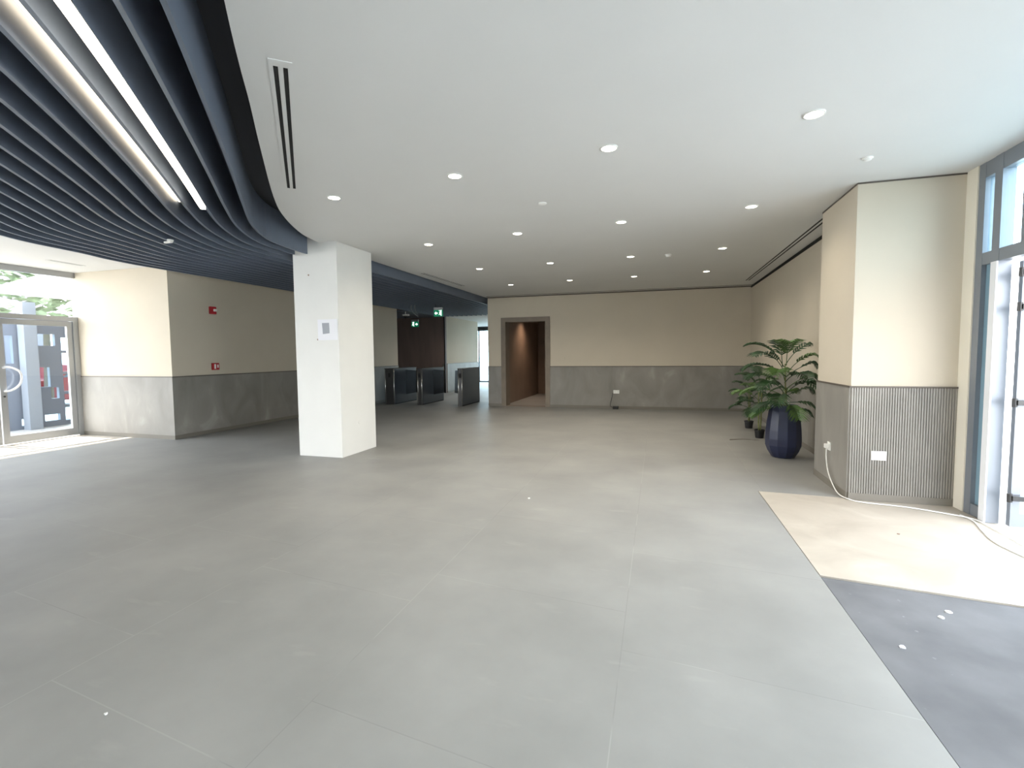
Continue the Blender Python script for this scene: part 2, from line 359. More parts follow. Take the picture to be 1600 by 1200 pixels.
# ------------------------------------------------------------------ walls
def dado(parent, x0, x1, y0, y1, face, skirt=True, rib=False):
    """wainscot, cap trim and skirting standing proud of a wall face: face in '-y','+x','-x'"""
    t = .014
    def rect(t_, z0, z1):
        bm = new_bm()
        if face == '-y': box(bm, x0, x1, y0 - t_, y0, z0, z1)
        elif face == '+x': box(bm, x0, x0 + t_, y0, y1, z0, z1)
        elif face == '-x': box(bm, x0 - t_, x0, y0, y1, z0, z1)
        return bm
    if rib:
        bm = new_bm(); n = int((x1 - x0) / .021)
        box(bm, x0, x1, y0 - .008, y0, .07, D)
        for i in range(n):
            xa = x0 + (i + .12) * (x1 - x0) / n; box(bm, xa, xa + .013, y0 - .016, y0 - .008, .07, D)
        obj('wainscot', bm, M_stone, parent)
    else: obj('wainscot', rect(t, .07, D), M_stone, parent)
    obj('dado_trim', rect(t + .006, D, D + .016), M_trim, parent)
    if skirt: obj('skirting', rect(t + .004, 0, .07), M_skirt, parent)

# far wall with the open doorway
bm = box(new_bm(), -4.54, -4.15, YF, YF + .12, 0, H); box(bm, -4.15, -2.77, YF, YF + .12, 2.45, H); box(bm, -2.77, 2.35, YF, YF + .12, 0, H)
wf = struct('wall_far', bm, M_wall)
dado(wf, -4.54, -4.15, YF, 0, '-y'); dado(wf, -2.77, 2.15, YF, 0, '-y')
obj('shadow_gap', box(new_bm(), -4.54, 2.15, YF - .012, YF, H - .03, H - .004), M_trim, wf)
obj('ceiling_trim', box(new_bm(), -4.5, 2.15, YF - .22, YF - .205, H - .006, H), M_trim, ce)
# doorway frame + vestibule behind
bm = box(new_bm(), -4.15, -4.02, YF - .03, YF + .35, 0, 2.45); box(bm, -2.90, -2.77, YF - .03, YF + .35, 0, 2.45); box(bm, -4.02, -2.90, YF - .03, YF + .35, 2.33, 2.45)
d1 = struct('door_1', bm, M_brownframe)
obj('sill', box(new_bm(), -4.02, -2.90, YF - .01, YF + .13, 0, .012), M_brownframe, d1)
bm = box(new_bm(), -4.35, -4.15, YF + .36, 17.3, 0, 2.7)
wv = struct('wall_vestibule', bm, M_vest)
obj('back_panel', box(new_bm(), -4.15, -1.0, 17.2, 17.3, 0, 2.7), M_vest, wv)
obj('side_panel', box(new_bm(), -1.1, -1.0, YF + .36, 17.2, 0, 2.7), M_vest, wv)
obj('ceiling_panel', box(new_bm(), -4.35, -1.0, YF + .12, 17.3, 2.7, 2.8), M_ceil, wv)
# left returning wall (with the alarm) and the wall beside the glass door
wl = struct('wall_left', box(new_bm(), XL - .2, XL, YA, 14.15, 0, H), M_wall)
dado(wl, XL, 0, YA, 14.15, '+x')
wd = struct('wall_door_side', box(new_bm(), XG - .12, XL - .2, YA, YA + .2, 0, H), M_wall)
bm = new_bm(); box(bm, XG, XL + .014, YA - .014, YA, .07, D); obj('wainscot', bm, M_stone, wd)
obj('dado_trim', box(new_bm(), XG, XL + .02, YA - .02, YA, D, D + .016), M_trim, wd)
obj('skirting', box(new_bm(), XG, XL + .016, YA - .018, YA, 0, .07), M_skirt, wd)
obj('upper_panel', box(new_bm(), XL - .2, XL + .001, YA - .001, YA + .02, D + .016, H), M_wall, wd)
# recess wall end, brown lift wall, corridor
wb = struct('wall_brown', box(new_bm(), -11.9, -7.65, 16.82, 16.95, 0, 3.3), M_brownpanel)
obj('corner_trim', box(new_bm(), -7.68, -7.645, 16.79, 16.82, 0, 2.88), M_black, wb)
obj('steel_corner_guard', box(new_bm(), -7.74, -7.70, 16.78, 16.82, 0, 1.1), M_steel, wb)
wc = struct('wall_corridor', box(new_bm(), -7.8, -7.65, 16.95, 20.3, 0, 2.88), M_wall)
dado(wc, -7.65, 0, 16.95, 20.3, '+x')
struct('wall_corridor_far', box(new_bm(), -12, -9.6, 23.8, 23.95, 0, 2.88), M_wall)
struct('wall_corridor_side', box(new_bm(), -4.54, -4.40, YF + .12, 24.0, 0, 3.3), M_wall)
struct('wall_recess_side', box(new_bm(), -12.0, -11.85, 12.0, 24.0, 0, 3.3), M_wall)
struct('wall_recess_back', box(new_bm(), -12.0, -8.33, 14.0, 14.15, 0, 3.3), M_wall)
# right recess wall
wr = struct('wall_right', box(new_bm(), 2.15, 2.35, YP0, YF, 0, H), M_wall)
dado(wr, 2.15, 0, YP0, YF, '-x')
obj('shadow_gap', box(new_bm(), 2.138, 2.15, YP0, YF, H - .05, H - .002), M_black, wr)
# pier
wp = struct('wall_pier', box(new_bm(), XP0, XR + .2, YP, YP0, 0, H), M_wall)
dado(wp, XP0, 0, YP, YP0, '-x')
dado(wp, XP0, XR, YP, 0, '-y', rib=True)
obj('dado_trim', box(new_bm(), XP0 - .02, XP0, YP - .02, YP, D, D + .016), M_trim, wp)
obj('shadow_gap', box(new_bm(), XP0 - .003, XR, YP - .004, YP, H - .016, H - .002), M_trim, wp)
obj('shadow_gap', box(new_bm(), XP0 - .004, XP0, YP, YP0, H - .016, H - .002), M_trim, wp)
obj('reveal', box(new_bm(), XR, XR + .2, 5.26, YP, 0, H), M_cream, wp)
# unseen back wall, made mostly solid to cut the light from behind the camera
bm = box(new_bm(), -10.5, -10.3, -4.2, -4.05, 0, H); box(bm, -8.5, 2.64, -4.2, -4.05, 0, H); box(bm, -10.3, -8.5, -4.2, -4.05, 2.7, H)
wbk = struct('wall_back', bm, M_plast)

# ------------------------------------------------------------------ glazing behind the camera
bm = new_bm()
for i in range(2):
    x = -10.27 + i * 1.74; box(bm, x - .03, x + .03, -4.16, -4.08, 0, 2.7)
box(bm, -10.3, -8.5, -4.155, -4.085, 0, .08); box(bm, -10.3, -8.5, -4.155, -4.085, 2.62, 2.7)
wn3 = struct('window_3', bm, M_aluD)
obj('glass_pane', box(new_bm(), -10.3, -8.5, -4.125, -4.115, .08, 2.62), M_glass, wn3)

# ------------------------------------------------------------------ left glazing with the glass entrance door
bm = new_bm()
for y in (-4.0, -2.2, -.4, 1.4, 3.2, 4.1): box(bm, XG - .08, XG, y - .03, y + .03, 0, 2.95)
box(bm, XG - .08, XG, -4.05, 4.13, 0, .09); box(bm, XG - .08, XG, -4.05, YA, 2.93, H); box(bm, XG - .08, XG, -4.05, 4.07, 2.14, 2.21)
wn1 = struct('window_1', bm, M_alu)
obj('glass_pane', box(new_bm(), XG - .045, XG - .035, -4.0, 4.1, .09, 2.14), M_glass, wn1)
obj('glass_pane', box(new_bm(), XG - .045, XG - .035, -4.0, YA, 2.21, 2.93), M_glass, wn1)
# door frame
bm = box(new_bm(), XG - .09, XG + .02, 6.325, YA - .005, 0, 2.21); box(bm, XG - .09, XG + .02, 5.20, 6.325, 2.13, 2.21)
box(bm, XG - .09, XG + .02, 4.07, 5.20, 2.13, 2.21)
box(bm, XG - .09, XG + .02, 4.07, 4.13, 0, 2.13)
d2 = struct('door_2', bm, M_alu)
def leaf(y0, y1, hs):
    bm = box(new_bm(), XG - .055, XG - .005, y0, y0 + .085, .02, 2.12); box(bm, XG - .055, XG - .005, y1 - .085, y1, .02, 2.12)
    box(bm, XG - .055, XG - .005, y0 + .085, y1 - .085, 2.03, 2.12); box(bm, XG - .055, XG - .005, y0 + .085, y1 - .085, .02, .15)
    lf = obj('door_leaf', bm, M_alu, d2)
    obj('glass_pane', box(new_bm(), XG - .035, XG - .027, y0 + .085, y1 - .085, .15, 2.03), M_glass, lf)
    hy = y0 + .045 if hs < 0 else y1 - .045; s = 1 if hs < 0 else -1
    path = smooth_path([(XG - .005, hy, 1.30), (XG + .06, hy + .05 * s, 1.31), (XG + .08, hy + .17 * s, 1.24), (XG + .08, hy + .20 * s, 1.12), (XG + .08, hy + .16 * s, 1.0), (XG + .06, hy + .06 * s, .92), (XG - .005, hy, .91)], 6)
    obj('handle', tube(new_bm(), path, .016, 10), M_aluW, lf, smooth=True)
    obj('lock_cylinder', cyl(new_bm(), (XG - .005, hy, .82), (1, 0, 0), .014, .012), M_dark2, lf)
leaf(5.235, 6.32, -1)
leaf(4.135, 5.215, 1)

# ------------------------------------------------------------------ right glazing, open doorway
X0, X1 = XR + .01, XR + .10
bm = box(new_bm(), X0, X1, 5.17, 5.258, 0, H); box(bm, X0, X1, 4.955, 5.05, 0, H); box(bm, X0 + .004, X1 - .004, 4.66, 4.72, 2.26, 2.92)
box(bm, X0 + .002, X1 - .002, -4.1, 5.256, 2.90, H - .002); box(bm, X0 + .002, X1 - .002, -4.1, 5.2, 2.17, 2.27); box(bm, X0 + .006, X1 - .006, 5.04, 5.18, 0, .10)
box(bm, X0 + .004, X1 - .004, 4.05, 4.11, 2.26, 2.92); box(bm, X0 + .006, X1 - .006, -4.08, 3.45, 0, .08)
for y in (-4.1, -2.6, -1.1, .4, 1.9, 3.4): box(bm, X0, X1, y, y + .08, 0, H)
wn2 = struct('window_2', bm, M_aluD)
obj('side_panel', box(new_bm(), X0 + .035, X0 + .05, 5.05, 5.17, .10, 2.17), M_bluepan, wn2)
obj('transom_pane', box(new_bm(), X0 + .035, X0 + .045, -4.0, 5.17, 2.27, 2.90), M_glassb, wn2)
obj('glass_pane', box(new_bm(), X0 + .035, X0 + .045, -4.0, 3.4, .08, 2.17), M_glass, wn2)
obj('cover_post', box(new_bm(), X0 - .012, X0, 4.955, 5.03, 0, 2.17), M_aluW, wn2)
# door leaf folded outward, seen nearly edge on
bm = box(new_bm(), 2.76, 2.82, 4.86, 4.905, .01, 2.15); box(bm, 3.62, 3.70, 4.86, 4.905, .01, 2.15)
box(bm, 2.82, 3.62, 4.86, 4.905, 2.07, 2.15); box(bm, 2.82, 3.62, 4.86, 4.905, .01, .12)
d3 = struct('door_3', bm, M_aluD)
obj('glass_pane', box(new_bm(), 2.82, 3.62, 4.878, 4.886, .12, 2.07), M_glassb, d3)
for z in (.22, .99, 1.75, 2.02):
    hb = cyl(new_bm(), (2.735, 4.83, z), (0, 0, 1), .018, .07); box(hb, 2.74, 2.83, 4.80, 4.86, z + .015, z + .055)
    obj('hinge', hb, M_dark2, d3, smooth=False)
obj('pull_handle', tube(new_bm(), smooth_path([(3.55, 4.855, .9), (3.55, 4.80, .93), (3.55, 4.80, 1.45), (3.55, 4.855, 1.48)], 4), .014, 8), M_steel, d3, smooth=True)

# ------------------------------------------------------------------ column
cx0, cx1, cy0, cy1 = -4.99, -4.26, 5.82, 6.68
col = thing('column', ((cx0 + cx1) / 2, (cy0 + cy1) / 2, 0), 'square white plastered column in the middle of the lobby under the baffle edge', 'column')
obj('shaft', box(new_bm(), cx0, cx1, cy0, cy1, 0, 3.30), M_plast, col, bevel=.004)
obj('screw_hole', cyl(new_bm(), (-4.73, cy0 - .001, 2.59), (0, -1, 0), .012, .003), M_hole, col)
obj('screw_hole', cyl(new_bm(), (-4.61, cy0 - .001, 1.68), (0, -1, 0), .012, .003), M_hole, col)
obj('conduit_cap', cyl(new_bm(), (cx1 + .0005, 6.25, .45), (1, 0, 0), .028, .004, 20), M_plast, col)
sg = thing('notice_board', (-4.44, cy0, 1.82), 'white rectangular panel with a grey square on the front face of the white column', 'notice')
obj('backing_sheet', box(new_bm(), -4.60, -4.275, cy0 - .008, cy0, 1.67, 1.96), M_paper, sg)
bm = new_bm(); v = [bm.verts.new(p) for p in ((-4.515, cy0 - .009, 1.755), (-4.405, cy0 - .009, 1.765), (-4.41, cy0 - .009, 1.91), (-4.525, cy0 - .009, 1.91))]
bm.faces.new(v); r_ = bmesh.ops.extrude_face_region(bm, geom=bm.faces[:]); bmesh.ops.translate(bm, verts=[g for g in r_['geom'] if isinstance(g, bmesh.types.BMVert)], vec=(0, -.003, 0))
bmesh.ops.recalc_face_normals(bm, faces=bm.faces); obj('printed_square', bm, M_grey, sg)

# ------------------------------------------------------------------ ceiling fittings
LP = [(-3.11, 4.24), (-1.73, 4.07), (-.37, 3.90), (.99, 3.78), (-3.15, 6.42), (-1.77, 6.22), (-.43, 6.09), (.97, 5.91),
      (-3.16, 8.52), (-1.80, 8.40), (-.43, 8.29), (.94, 8.10), (-3.21, 10.70), (-1.82, 10.50), (-.47, 10.44), (.91, 10.28)]
ROW = ['nearest row of four', 'second row from the camera', 'third row from the camera', 'farthest row before the far wall']
POS = ['leftmost', 'second from left', 'third from left', 'rightmost']
def make_downlight():
    t = thing('downlight', (LP[0][0], LP[0][1], H), '', 'ceiling light', 'round recessed downlights')
    bm = new_bm(); lathe(bm, [(.068, 0), (.068, -.006), (.057, -.008), (.055, -.002)], 32, cap=False); lpart('trim_ring', bm, M_white, t, smooth=True)
    lpart('lens', lathe(new_bm(), [(.0005, -.005), (.055, -.005), (.055, -.001)], 32), M_lamp, t)
    return t
dl = make_downlight()
for i, p in enumerate(LP):
    lb = 'lit round ceiling downlight, %s in the %s' % (POS[i % 4], ROW[i // 4])
    if i == 0: dl['label'] = lb
    else: copy_thing(dl, (p[0], p[1], H), lb)
    l = bpy.data.lights.new('downlight_beam', 'SPOT'); l.energy = DOWNLIGHT_W * 6; l.color = (1, .90, .74); l.spot_size = R(155); l.spot_blend = 1; l.shadow_soft_size = .04
    lo = bpy.data.objects.new('downlight_beam', l); COL.objects.link(lo); lo.location = (p[0], p[1], H - .012)
def disc(name, x, y, r, h, label, cat):
    t = thing(name, (x, y, H), label, cat)
    lpart('base', lathe(new_bm(), [(r, 0), (r, -.008), (r * .9, -.012)], 28), M_white, t, smooth=False)
    lpart('sensor_head', lathe(new_bm(), [(r * .75, -.012), (r * .7, -h), (r * .35, -h - .006)], 28), M_white, t, smooth=False)
disc('smoke_detector', .16, 8.33, .055, .035, 'white smoke detector between the downlights in the third row', 'smoke detector')
disc('ceiling_sensor', 1.64, 4.75, .04, .02, 'small flat white ceiling sensor above the beige pier', 'sensor')
disc('ceiling_sensor', -1.17, 5.08, .045, .012, 'faint flat white ceiling disc between the two nearest downlight rows', 'sensor')

def diffuser(p0, p1, wd_, slots, label, end_plate=0, z=H):
    a, b = Vector((p0[0], p0[1], 0)), Vector((p1[0], p1[1], 0)); d = b - a; L_ = d.length; ang = math.atan2(d.y, d.x)
    t = thing('linear_diffuser', (p0[0], p0[1], z), label, 'air diffuser', rz=ang)
    e = wd_ / 2 + .022
    bm = new_bm(); box(bm, -end_plate - .02, L_ + .02, -e, -wd_ / 2, -.004, 0); box(bm, -end_plate - .02, L_ + .02, wd_ / 2, e, -.004, 0)
    box(bm, -end_plate - .02, 0, -wd_ / 2, wd_ / 2, -.004, 0); box(bm, L_, L_ + .02, -wd_ / 2, wd_ / 2, -.004, 0)
    sw = wd_ / (slots * 2 - 1)
    for i in range(slots - 1): box(bm, 0, L_, -wd_ / 2 + sw * (2 * i + 1), -wd_ / 2 + sw * (2 * i + 2), -.004, 0)
    lpart('frame', bm, M_ceil, t)
    for i in range(slots):
        y = -wd_ / 2 + sw * 2 * i; lpart('slot', box(new_bm(), 0, L_, y + .001, y + sw - .001, -.0022, -.0006), M_black, t)
    return t
diffuser((-1.985, 2.275), (-3.315, 3.885), .075, 2, 'two-slot linear air diffuser beside the curved baffle edge', .04)
diffuser((-4.37, 8.60), (-4.30, 10.51), .085, 2, 'linear air diffuser beside the dark soffit behind the column')
diffuser((1.91, 6.5), (1.90, 11.90), .085, 2, 'long two-slot air diffuser beside the right recess wall')
diffuser((-9.4, 5.45), (-9.45, 5.95), .06, 2, 'short linear air diffuser in the ceiling near the glass door')

# ------------------------------------------------------------------ fittings under the baffles
sn = thing('ceiling_sensor', (-5.62, 4.50, 2.86), 'small white fitting hanging under the slate baffles', 'sensor')
lpart('base', lathe(new_bm(), [(.035, 0), (.035, -.016)], 20), M_white, sn)
lpart('head', box(new_bm(), -.09, .02, -.015, .015, -.038, -.016), M_white, sn, bevel=.004)
sc = thing('security_camera', (-7.9, 14.3, 2.86), 'white dome security camera under the dark soffit at the brown wall', 'security camera')
lpart('mount', box(new_bm(), -.09, .12, -.05, .05, -.13, -.08), M_white, sc, bevel=.006)
lpart('bracket', cyl(new_bm(), (0, 0, -.08), (0, 0, 1), .014, .08), M_white, sc)
bm = new_bm(); lathe(bm, [(.055, -.13), (.052, -.16), (.035, -.19), (.01, -.2)], 20); lpart('dome', bm, M_dark2, sc, smooth=True)
def exit_sign(x, y, w_, h_, z, label, flip):
    t = thing('exit_sign', (x, y, z), label, 'exit sign', 'green exit signs over the turnstiles')
    lpart('panel', box(new_bm(), -w_ / 2, w_ / 2, 0, .02, 0, h_ * .72), M_green, t)
    lpart('housing', box(new_bm(), -w_ / 2, w_ / 2, -.01, .035, h_ * .73, h_), M_alu, t)
    for s in (-1, 1): lpart('hanger', box(new_bm(), s * w_ * .3 - .004, s * w_ * .3 + .004, .008, .016, h_, 2.862 - z), M_dark2, t)
    s = -1 if flip else 1
    # arrow
    bm = new_bm(); ax = -s * w_ * .24; a = h_ * .2
    v = [bm.verts.new((ax + px * a * s, -.003, h_ * .36 + pz * a)) for px, pz in ((-1, 0), (0, 1), (0, .4), (.9, .4), (.9, -.4), (0, -.4), (0, -1))]
    bm.faces.new(v); lpart('arrow', bm, M_signw, t)
    # running figure in a doorway
    bm = new_bm(); fx = s * w_ * .24; u = h_ * .62
    box(bm, fx + .14 * u, fx + .22 * u, -.004, -.001, h_ * .06, h_ * .66); box(bm, fx - .3 * u, fx + .22 * u, -.004, -.001, h_ * .62, h_ * .67)
    cyl(bm, (fx - .05 * u, -.001, h_ * .53), (0, -1, 0), .09 * u, .003, 12)
    def limb(x0, z0, x1, z1, r=.05):
        d = Vector((x1 - x0, 0, z1 - z0)); n_ = Vector((-d.z, 0, d.x)).normalized() * r * u
        P = [Vector((fx + x0 * u, 0, h_ * .36 + z0 * u)), Vector((fx + x1 * u, 0, h_ * .36 + z1 * u))]
        vv = [bm.verts.new(Vector((q.x, -.003, q.z))) for q in (P[0] + n_, P[1] + n_, P[1] - n_, P[0] - n_)]; bm.faces.new(vv)
    limb(-.05, .16, -.02, -.08, .09); limb(-.02, -.08, .12, -.22); limb(.12, -.22, .08, -.42); limb(-.02, -.08, -.14, -.24); limb(-.14, -.24, -.32, -.26); limb(-.05, .12, -.24, .0); limb(-.05, .12, .14, .02)
    lpart('running_figure', bm, M_signw, t)
exit_sign(-5.88, 12.5, .27, .25, 2.52, 'green exit sign with arrow hanging nearer under the dark soffit', False)
exit_sign(-8.2, 15.5, .27, .25, 2.44, 'exit sign hanging farther back before the brown wall', True)
wi = thing('loose_cables', (-6.62, 12.5, 2.86), 'loose grey cables dangling from the dark soffit', 'cable')
obj('cable', tube(new_bm(), smooth_path([(-6.71, 12.5, 2.87), (-6.72, 12.5, 2.78), (-6.66, 12.48, 2.66), (-6.55, 12.5, 2.56), (-6.50, 12.52, 2.54)], 5), .008, 6), M_alu, wi, smooth=True)
obj('cable', tube(new_bm(), smooth_path([(-6.60, 12.5, 2.87), (-6.60, 12.5, 2.76), (-6.56, 12.5, 2.66), (-6.50, 12.49, 2.60)], 5), .008, 6), M_alu, wi, smooth=True)

# ------------------------------------------------------------------ wall devices
st = thing('fire_alarm_sounder', (XL, 7.265, 2.33), 'red square fire alarm sounder with white strobe high on the left wall', 'fire alarm')
obj('housing', box(new_bm(), XL, XL + .05, 7.20, 7.33, 2.26, 2.40), M_red, st, bevel=.008)
obj('strobe', box(new_bm(), XL + .05, XL + .085, 7.255, 7.31, 2.31, 2.355), M_white, st, bevel=.006)
cp = thing('fire_call_point', (XL, 7.275, 1.265), 'red fire alarm call point with white marks just above the left wall trim', 'fire alarm')
obj('housing', box(new_bm(), XL, XL + .035, 7.20, 7.35, 1.20, 1.33), M_red, cp, bevel=.006)
obj('lever', box(new_bm(), XL + .035, XL + .045, 7.235, 7.265, 1.22, 1.31), M_signw if False else M_white, cp)
obj('lever', box(new_bm(), XL + .035, XL + .042, 7.30, 7.325, 1.24, 1.30), M_white, cp)
def plate(name, c, face, w_, h_, label, sockets=0, m=None):
    t = thing(name, c, label, 'wall socket' if sockets else 'cover plate')
    x, y, z = c
    if face == '-y': bm = box(new_bm(), x - w_ / 2, x + w_ / 2, y - .010, y, z - h_ / 2, z + h_ / 2)
    else: bm = box(new_bm(), x - .010, x, y - w_ / 2, y + w_ / 2, z - h_ / 2, z + h_ / 2)
    obj('plate', bm, m or M_white, t, bevel=.002)
    for i in range(sockets):
        o_ = (i - (sockets - 1) / 2) * w_ / sockets
        bm = new_bm()
        for dx, dz in ((0, .014), (-.012, -.008), (.012, -.008)):
            if face == '-y': box(bm, x + o_ + dx - .003, x + o_ + dx + .003, y - .0115, y - .0095, z + dz - .004, z + dz + .004)
            else: box(bm, x - .0115, x - .0095, y + o_ + dx - .003, y + o_ + dx + .003, z + dz - .004, z + dz + .004)
        obj('socket', bm, M_dark2, t)
    return t
plate('wall_socket', (-1.01, YF - .014, .44), '-y', .15, .088, 'white double wall socket low on the far wall wainscot', 2)
plate('thermostat', (-2.41, YF, 1.31), '-y', .09, .09, 'small pale control plate on the far wall right of the open doorway', 0, M_wall)
plate('cover_plate', (2.04, YP - .016, .445), '-y', .125, .088, 'blank white cover plate on the ribbed front of the pier')
ws = plate('wall_socket', (XP0 - .014, 5.92, .43), '-x', .088, .088, 'white wall socket with plug on the narrow side of the pier', 1)
bm = box(new_bm(), XP0 - .065, XP0 - .026, 5.895, 5.935, .41, .455)
ch = thing('charger_cable', (XP0 - .04, 5.92, 0), 'white plug and cable running from the pier socket down to the floor', 'cable')
obj('plug', bm, M_white, ch, bevel=.004)
obj('cord', tube(new_bm(), smooth_path([(XP0 - .045, 5.915, .41), (XP0 - .047, 5.90, .30), (XP0 - .05, 5.82, .17), (XP0 - .05, 5.66, .07), (XP0 - .045, 5.50, .02), (XP0 + .01, 5.37, .008), (1.90, 5.30, .008), (2.2, 5.24, .008), (2.45, 5.12, .008), (2.60, 5.00, .008), (2.61, 4.75, .008), (2.60, 4.4, .008)], 8), .0055, 8), M_white, ch, smooth=True)
cb = thing('floor_cable', (2.58, 4.6, 0), 'thin white cable lying on the pale floor before the glass doorway', 'cable')
obj('cord', tube(new_bm(), smooth_path([(2.56, 5.12, .006), (2.57, 4.95, .006), (2.50, 4.7, .006), (2.44, 4.4, .006), (2.5, 4.0, .006)], 8), .006, 8), M_white, cb, smooth=True)
bx = thing('cable_box', (-1.02, YF - .12, 0), 'small black box on the floor under the far wall socket', 'box')
obj('body', box(new_bm(), -1.09, -.95, YF - .16, YF - .05, 0, .075), M_nurs, bx, bevel=.01)
obj('cord', tube(new_bm(), smooth_path([(-1.10, YF - .03, .41), (-1.13, YF - .04, .25), (-1.16, YF - .07, .08), (-1.08, YF - .1, .04)], 6), .006, 6), M_nurs, bx, smooth=True)

# ------------------------------------------------------------------ turnstiles
def pedestal(x0, x1, y0, y1, label, wing):
    t = thing('turnstile', ((x0 + x1) / 2, (y0 + y1) / 2, 0), label, 'turnstile', 'turnstile pedestals at the lift lobby')
    obj('side_panel', box(new_bm(), x1 - .012, x1, y0 + .03, y1 - .03, .03, 1.04), M_dark, t)
    obj('side_panel', box(new_bm(), x0, x0 + .012, y0 + .03, y1 - .03, .03, 1.04), M_dark, t)
    obj('end_panel', box(new_bm(), x0 + .012, x1 - .012, y0 + .006, y0 + .03, .0, 1.04), M_dark2, t, bevel=.004)
    obj('end_panel', box(new_bm(), x0 + .012, x1 - .012, y1 - .03, y1 - .006, .0, 1.04), M_dark2, t, bevel=.004)
    obj('top', box(new_bm(), x0 - .004, x1 + .004, y0, y1, 1.04, 1.062), M_dark2, t, bevel=.004)
    obj('plinth', box(new_bm(), x0 + .014, x1 - .014, y0 + .032, y1 - .032, 0, .03), M_black, t)
    for px, py in ((x1 - .018, y0 + .016), (x0 + .018, y0 + .016)):
        obj('steel_post', cyl(new_bm(), (px, py - .002, 0), (0, 0, 1), .018, 1.04, 12), M_steel, t, smooth=True)
    obj('card_reader', box(new_bm(), (x0 + x1) / 2 - .03, (x0 + x1) / 2 + .03, y0 - .002, y0 + .006, .80, .92), M_black, t)
    for s, xx in wing:
        bm = new_bm(); ym = (y0 + y1) / 2
        a, b = (xx, xx + s * .40)
        v = [bm.verts.new(p) for p in ((a, ym, .25), (b, ym, .32), (b - s * .03, ym, .98), (a, ym, 1.0))]
        bm.faces.new(v); r2 = bmesh.ops.extrude_face_region(bm, geom=bm.faces[:]); bmesh.ops.translate(bm, verts=[g for g in r2['geom'] if isinstance(g, bmesh.types.BMVert)], vec=(0, .012, 0))
        bmesh.ops.recalc_face_normals(bm, faces=bm.faces); obj('glass_wing', bm, M_glassg, t)
pedestal(-7.70, -7.38, 12.6, 14.0, 'dark turnstile pedestal beside the left wall', [(1, -7.38)])
pedestal(-6.64, -6.48, 12.6, 14.1, 'dark turnstile pedestal in the middle of the lift lobby entrance', [(-1, -6.64), (1, -6.48)])
pedestal(-5.33, -5.19, 12.5, 13.9, 'dark turnstile pedestal on the right, beside the corridor', [(-1, -5.33)])

# ------------------------------------------------------------------ corridor glazed door
bm = box(new_bm(), -9.6, -9.5, 23.8, 23.9, 0, 2.88); box(bm, -9.5, -4.55, 23.8, 23.9, 2.66, 2.88); box(bm, -8.95, -8.89, 23.8, 23.9, .06, 2.66); box(bm, -9.5, -4.55, 23.8, 23.9, 0, .06); box(bm, -7.3, -7.22, 23.8, 23.9, .06, 2.66)
d4 = struct('door_4', bm, M_dark2)
obj('glass_pane', box(new_bm(), -9.5, -4.55, 23.845, 23.855, .06, 2.66), M_glassb, d4)
obj('pull_handle', tube(new_bm(), [Vector((-8.62, 23.77, .9)), Vector((-8.62, 23.77, 2.0))], .018, 8), M_alu, d4)

# ------------------------------------------------------------------ plants
def frond(bm, base, az, tilt, length, width, droop, nl=13, th=.004):
    """feathery palm frond: arching rib with pleated leaflets merging into a broad fan"""
    rib = []; p = Vector(base); d_el = tilt; step = length / 16
    for i in range(17):
        rib.append(p.copy())
        dv = Vector((math.cos(az) * math.cos(d_el), math.sin(az) * math.cos(d_el), math.sin(d_el))); p = p + dv * step
        d_el -= droop / 16 * (0.4 + 1.4 * i / 16)
    tube(bm, rib, .006, 5, .0015)
    side = Vector((-math.sin(az), math.cos(az), 0))
    for k in range(nl):
        f = .34 + .64 * k / (nl - 1); i = min(int(f * 16), 15); q = rib[i].lerp(rib[i + 1], f * 16 - i); dirr = (rib[i + 1] - rib[i]).normalized(); upv = side.cross(dirr).normalized() * -1
        if upv.z < 0: upv = -upv
        ll = width * (math.sin(math.pi * (.16 + .78 * (k / (nl - 1)))) ** .8)
        for s in (-1, 1):
            j = random.uniform(-.08, .08)
            a = (side * s * math.cos(.75 + j) + dirr * math.sin(.75 + j) + upv * .18).normalized()
            tip = q + a * ll - Vector((0, 0, ll * .30)); mid = q + a * ll * .5 - Vector((0, 0, ll * .04)); wv = dirr * (.40 * length * .64 / nl + .006)
            L1 = [q - wv * .5, q + wv * .5, mid + wv * .95 + upv * .004, tip, mid - wv * .95 + upv * .004]
            vs = [bm.verts.new(c) for c in L1]; mvt = bm.verts.new(mid + upv * .014); b0 = bm.verts.new(q + upv * .006)
            for tr in ((vs[0], b0, mvt, vs[4]), (b0, vs[1], vs[2], mvt), (mvt, vs[2], vs[3]), (vs[4], mvt, vs[3])): bm.faces.new(tr)
    for v in bm.verts:
        if v.co.x > .27: v.co.x = .27 + (v.co.x - .27) * .3
    return bm
def plant(name, loc, label, fronds, stems, mleaf, potfn):
    t = thing(name, loc, label, 'potted plant'); potfn(t)
    for st_ in stems:
        lpart('stem', tube(new_bm(), smooth_path(st_, 5), .011, 8, .007), M_stem, t, smooth=True)
    for i, fr_ in enumerate(fronds):
        bm = frond(new_bm(), *fr_); o = lpart('frond', bm, mleaf[i % len(mleaf)], t)
        so_ = o.modifiers.new('solidify', 'SOLIDIFY'); so_.thickness = .0012
    return t
def big_pot(t):
    prof = [(.13, 0), (.150, .015), (.195, .09), (.225, .17), (.228, .26), (.222, .38), (.208, .52), (.190, .64), (.172, .715), (.166, .722), (.158, .716), (.162, .66), (.05, .655)]
    o = lpart('planter', lathe(new_bm(), prof, 12), M_pot, t, bevel=.004)
    lpart('soil', lathe(new_bm(), [(.155, .657), (.15, .668), (.02, .68)], 24), M_soil, t)
big_fr = []
rr = random.Random(3)
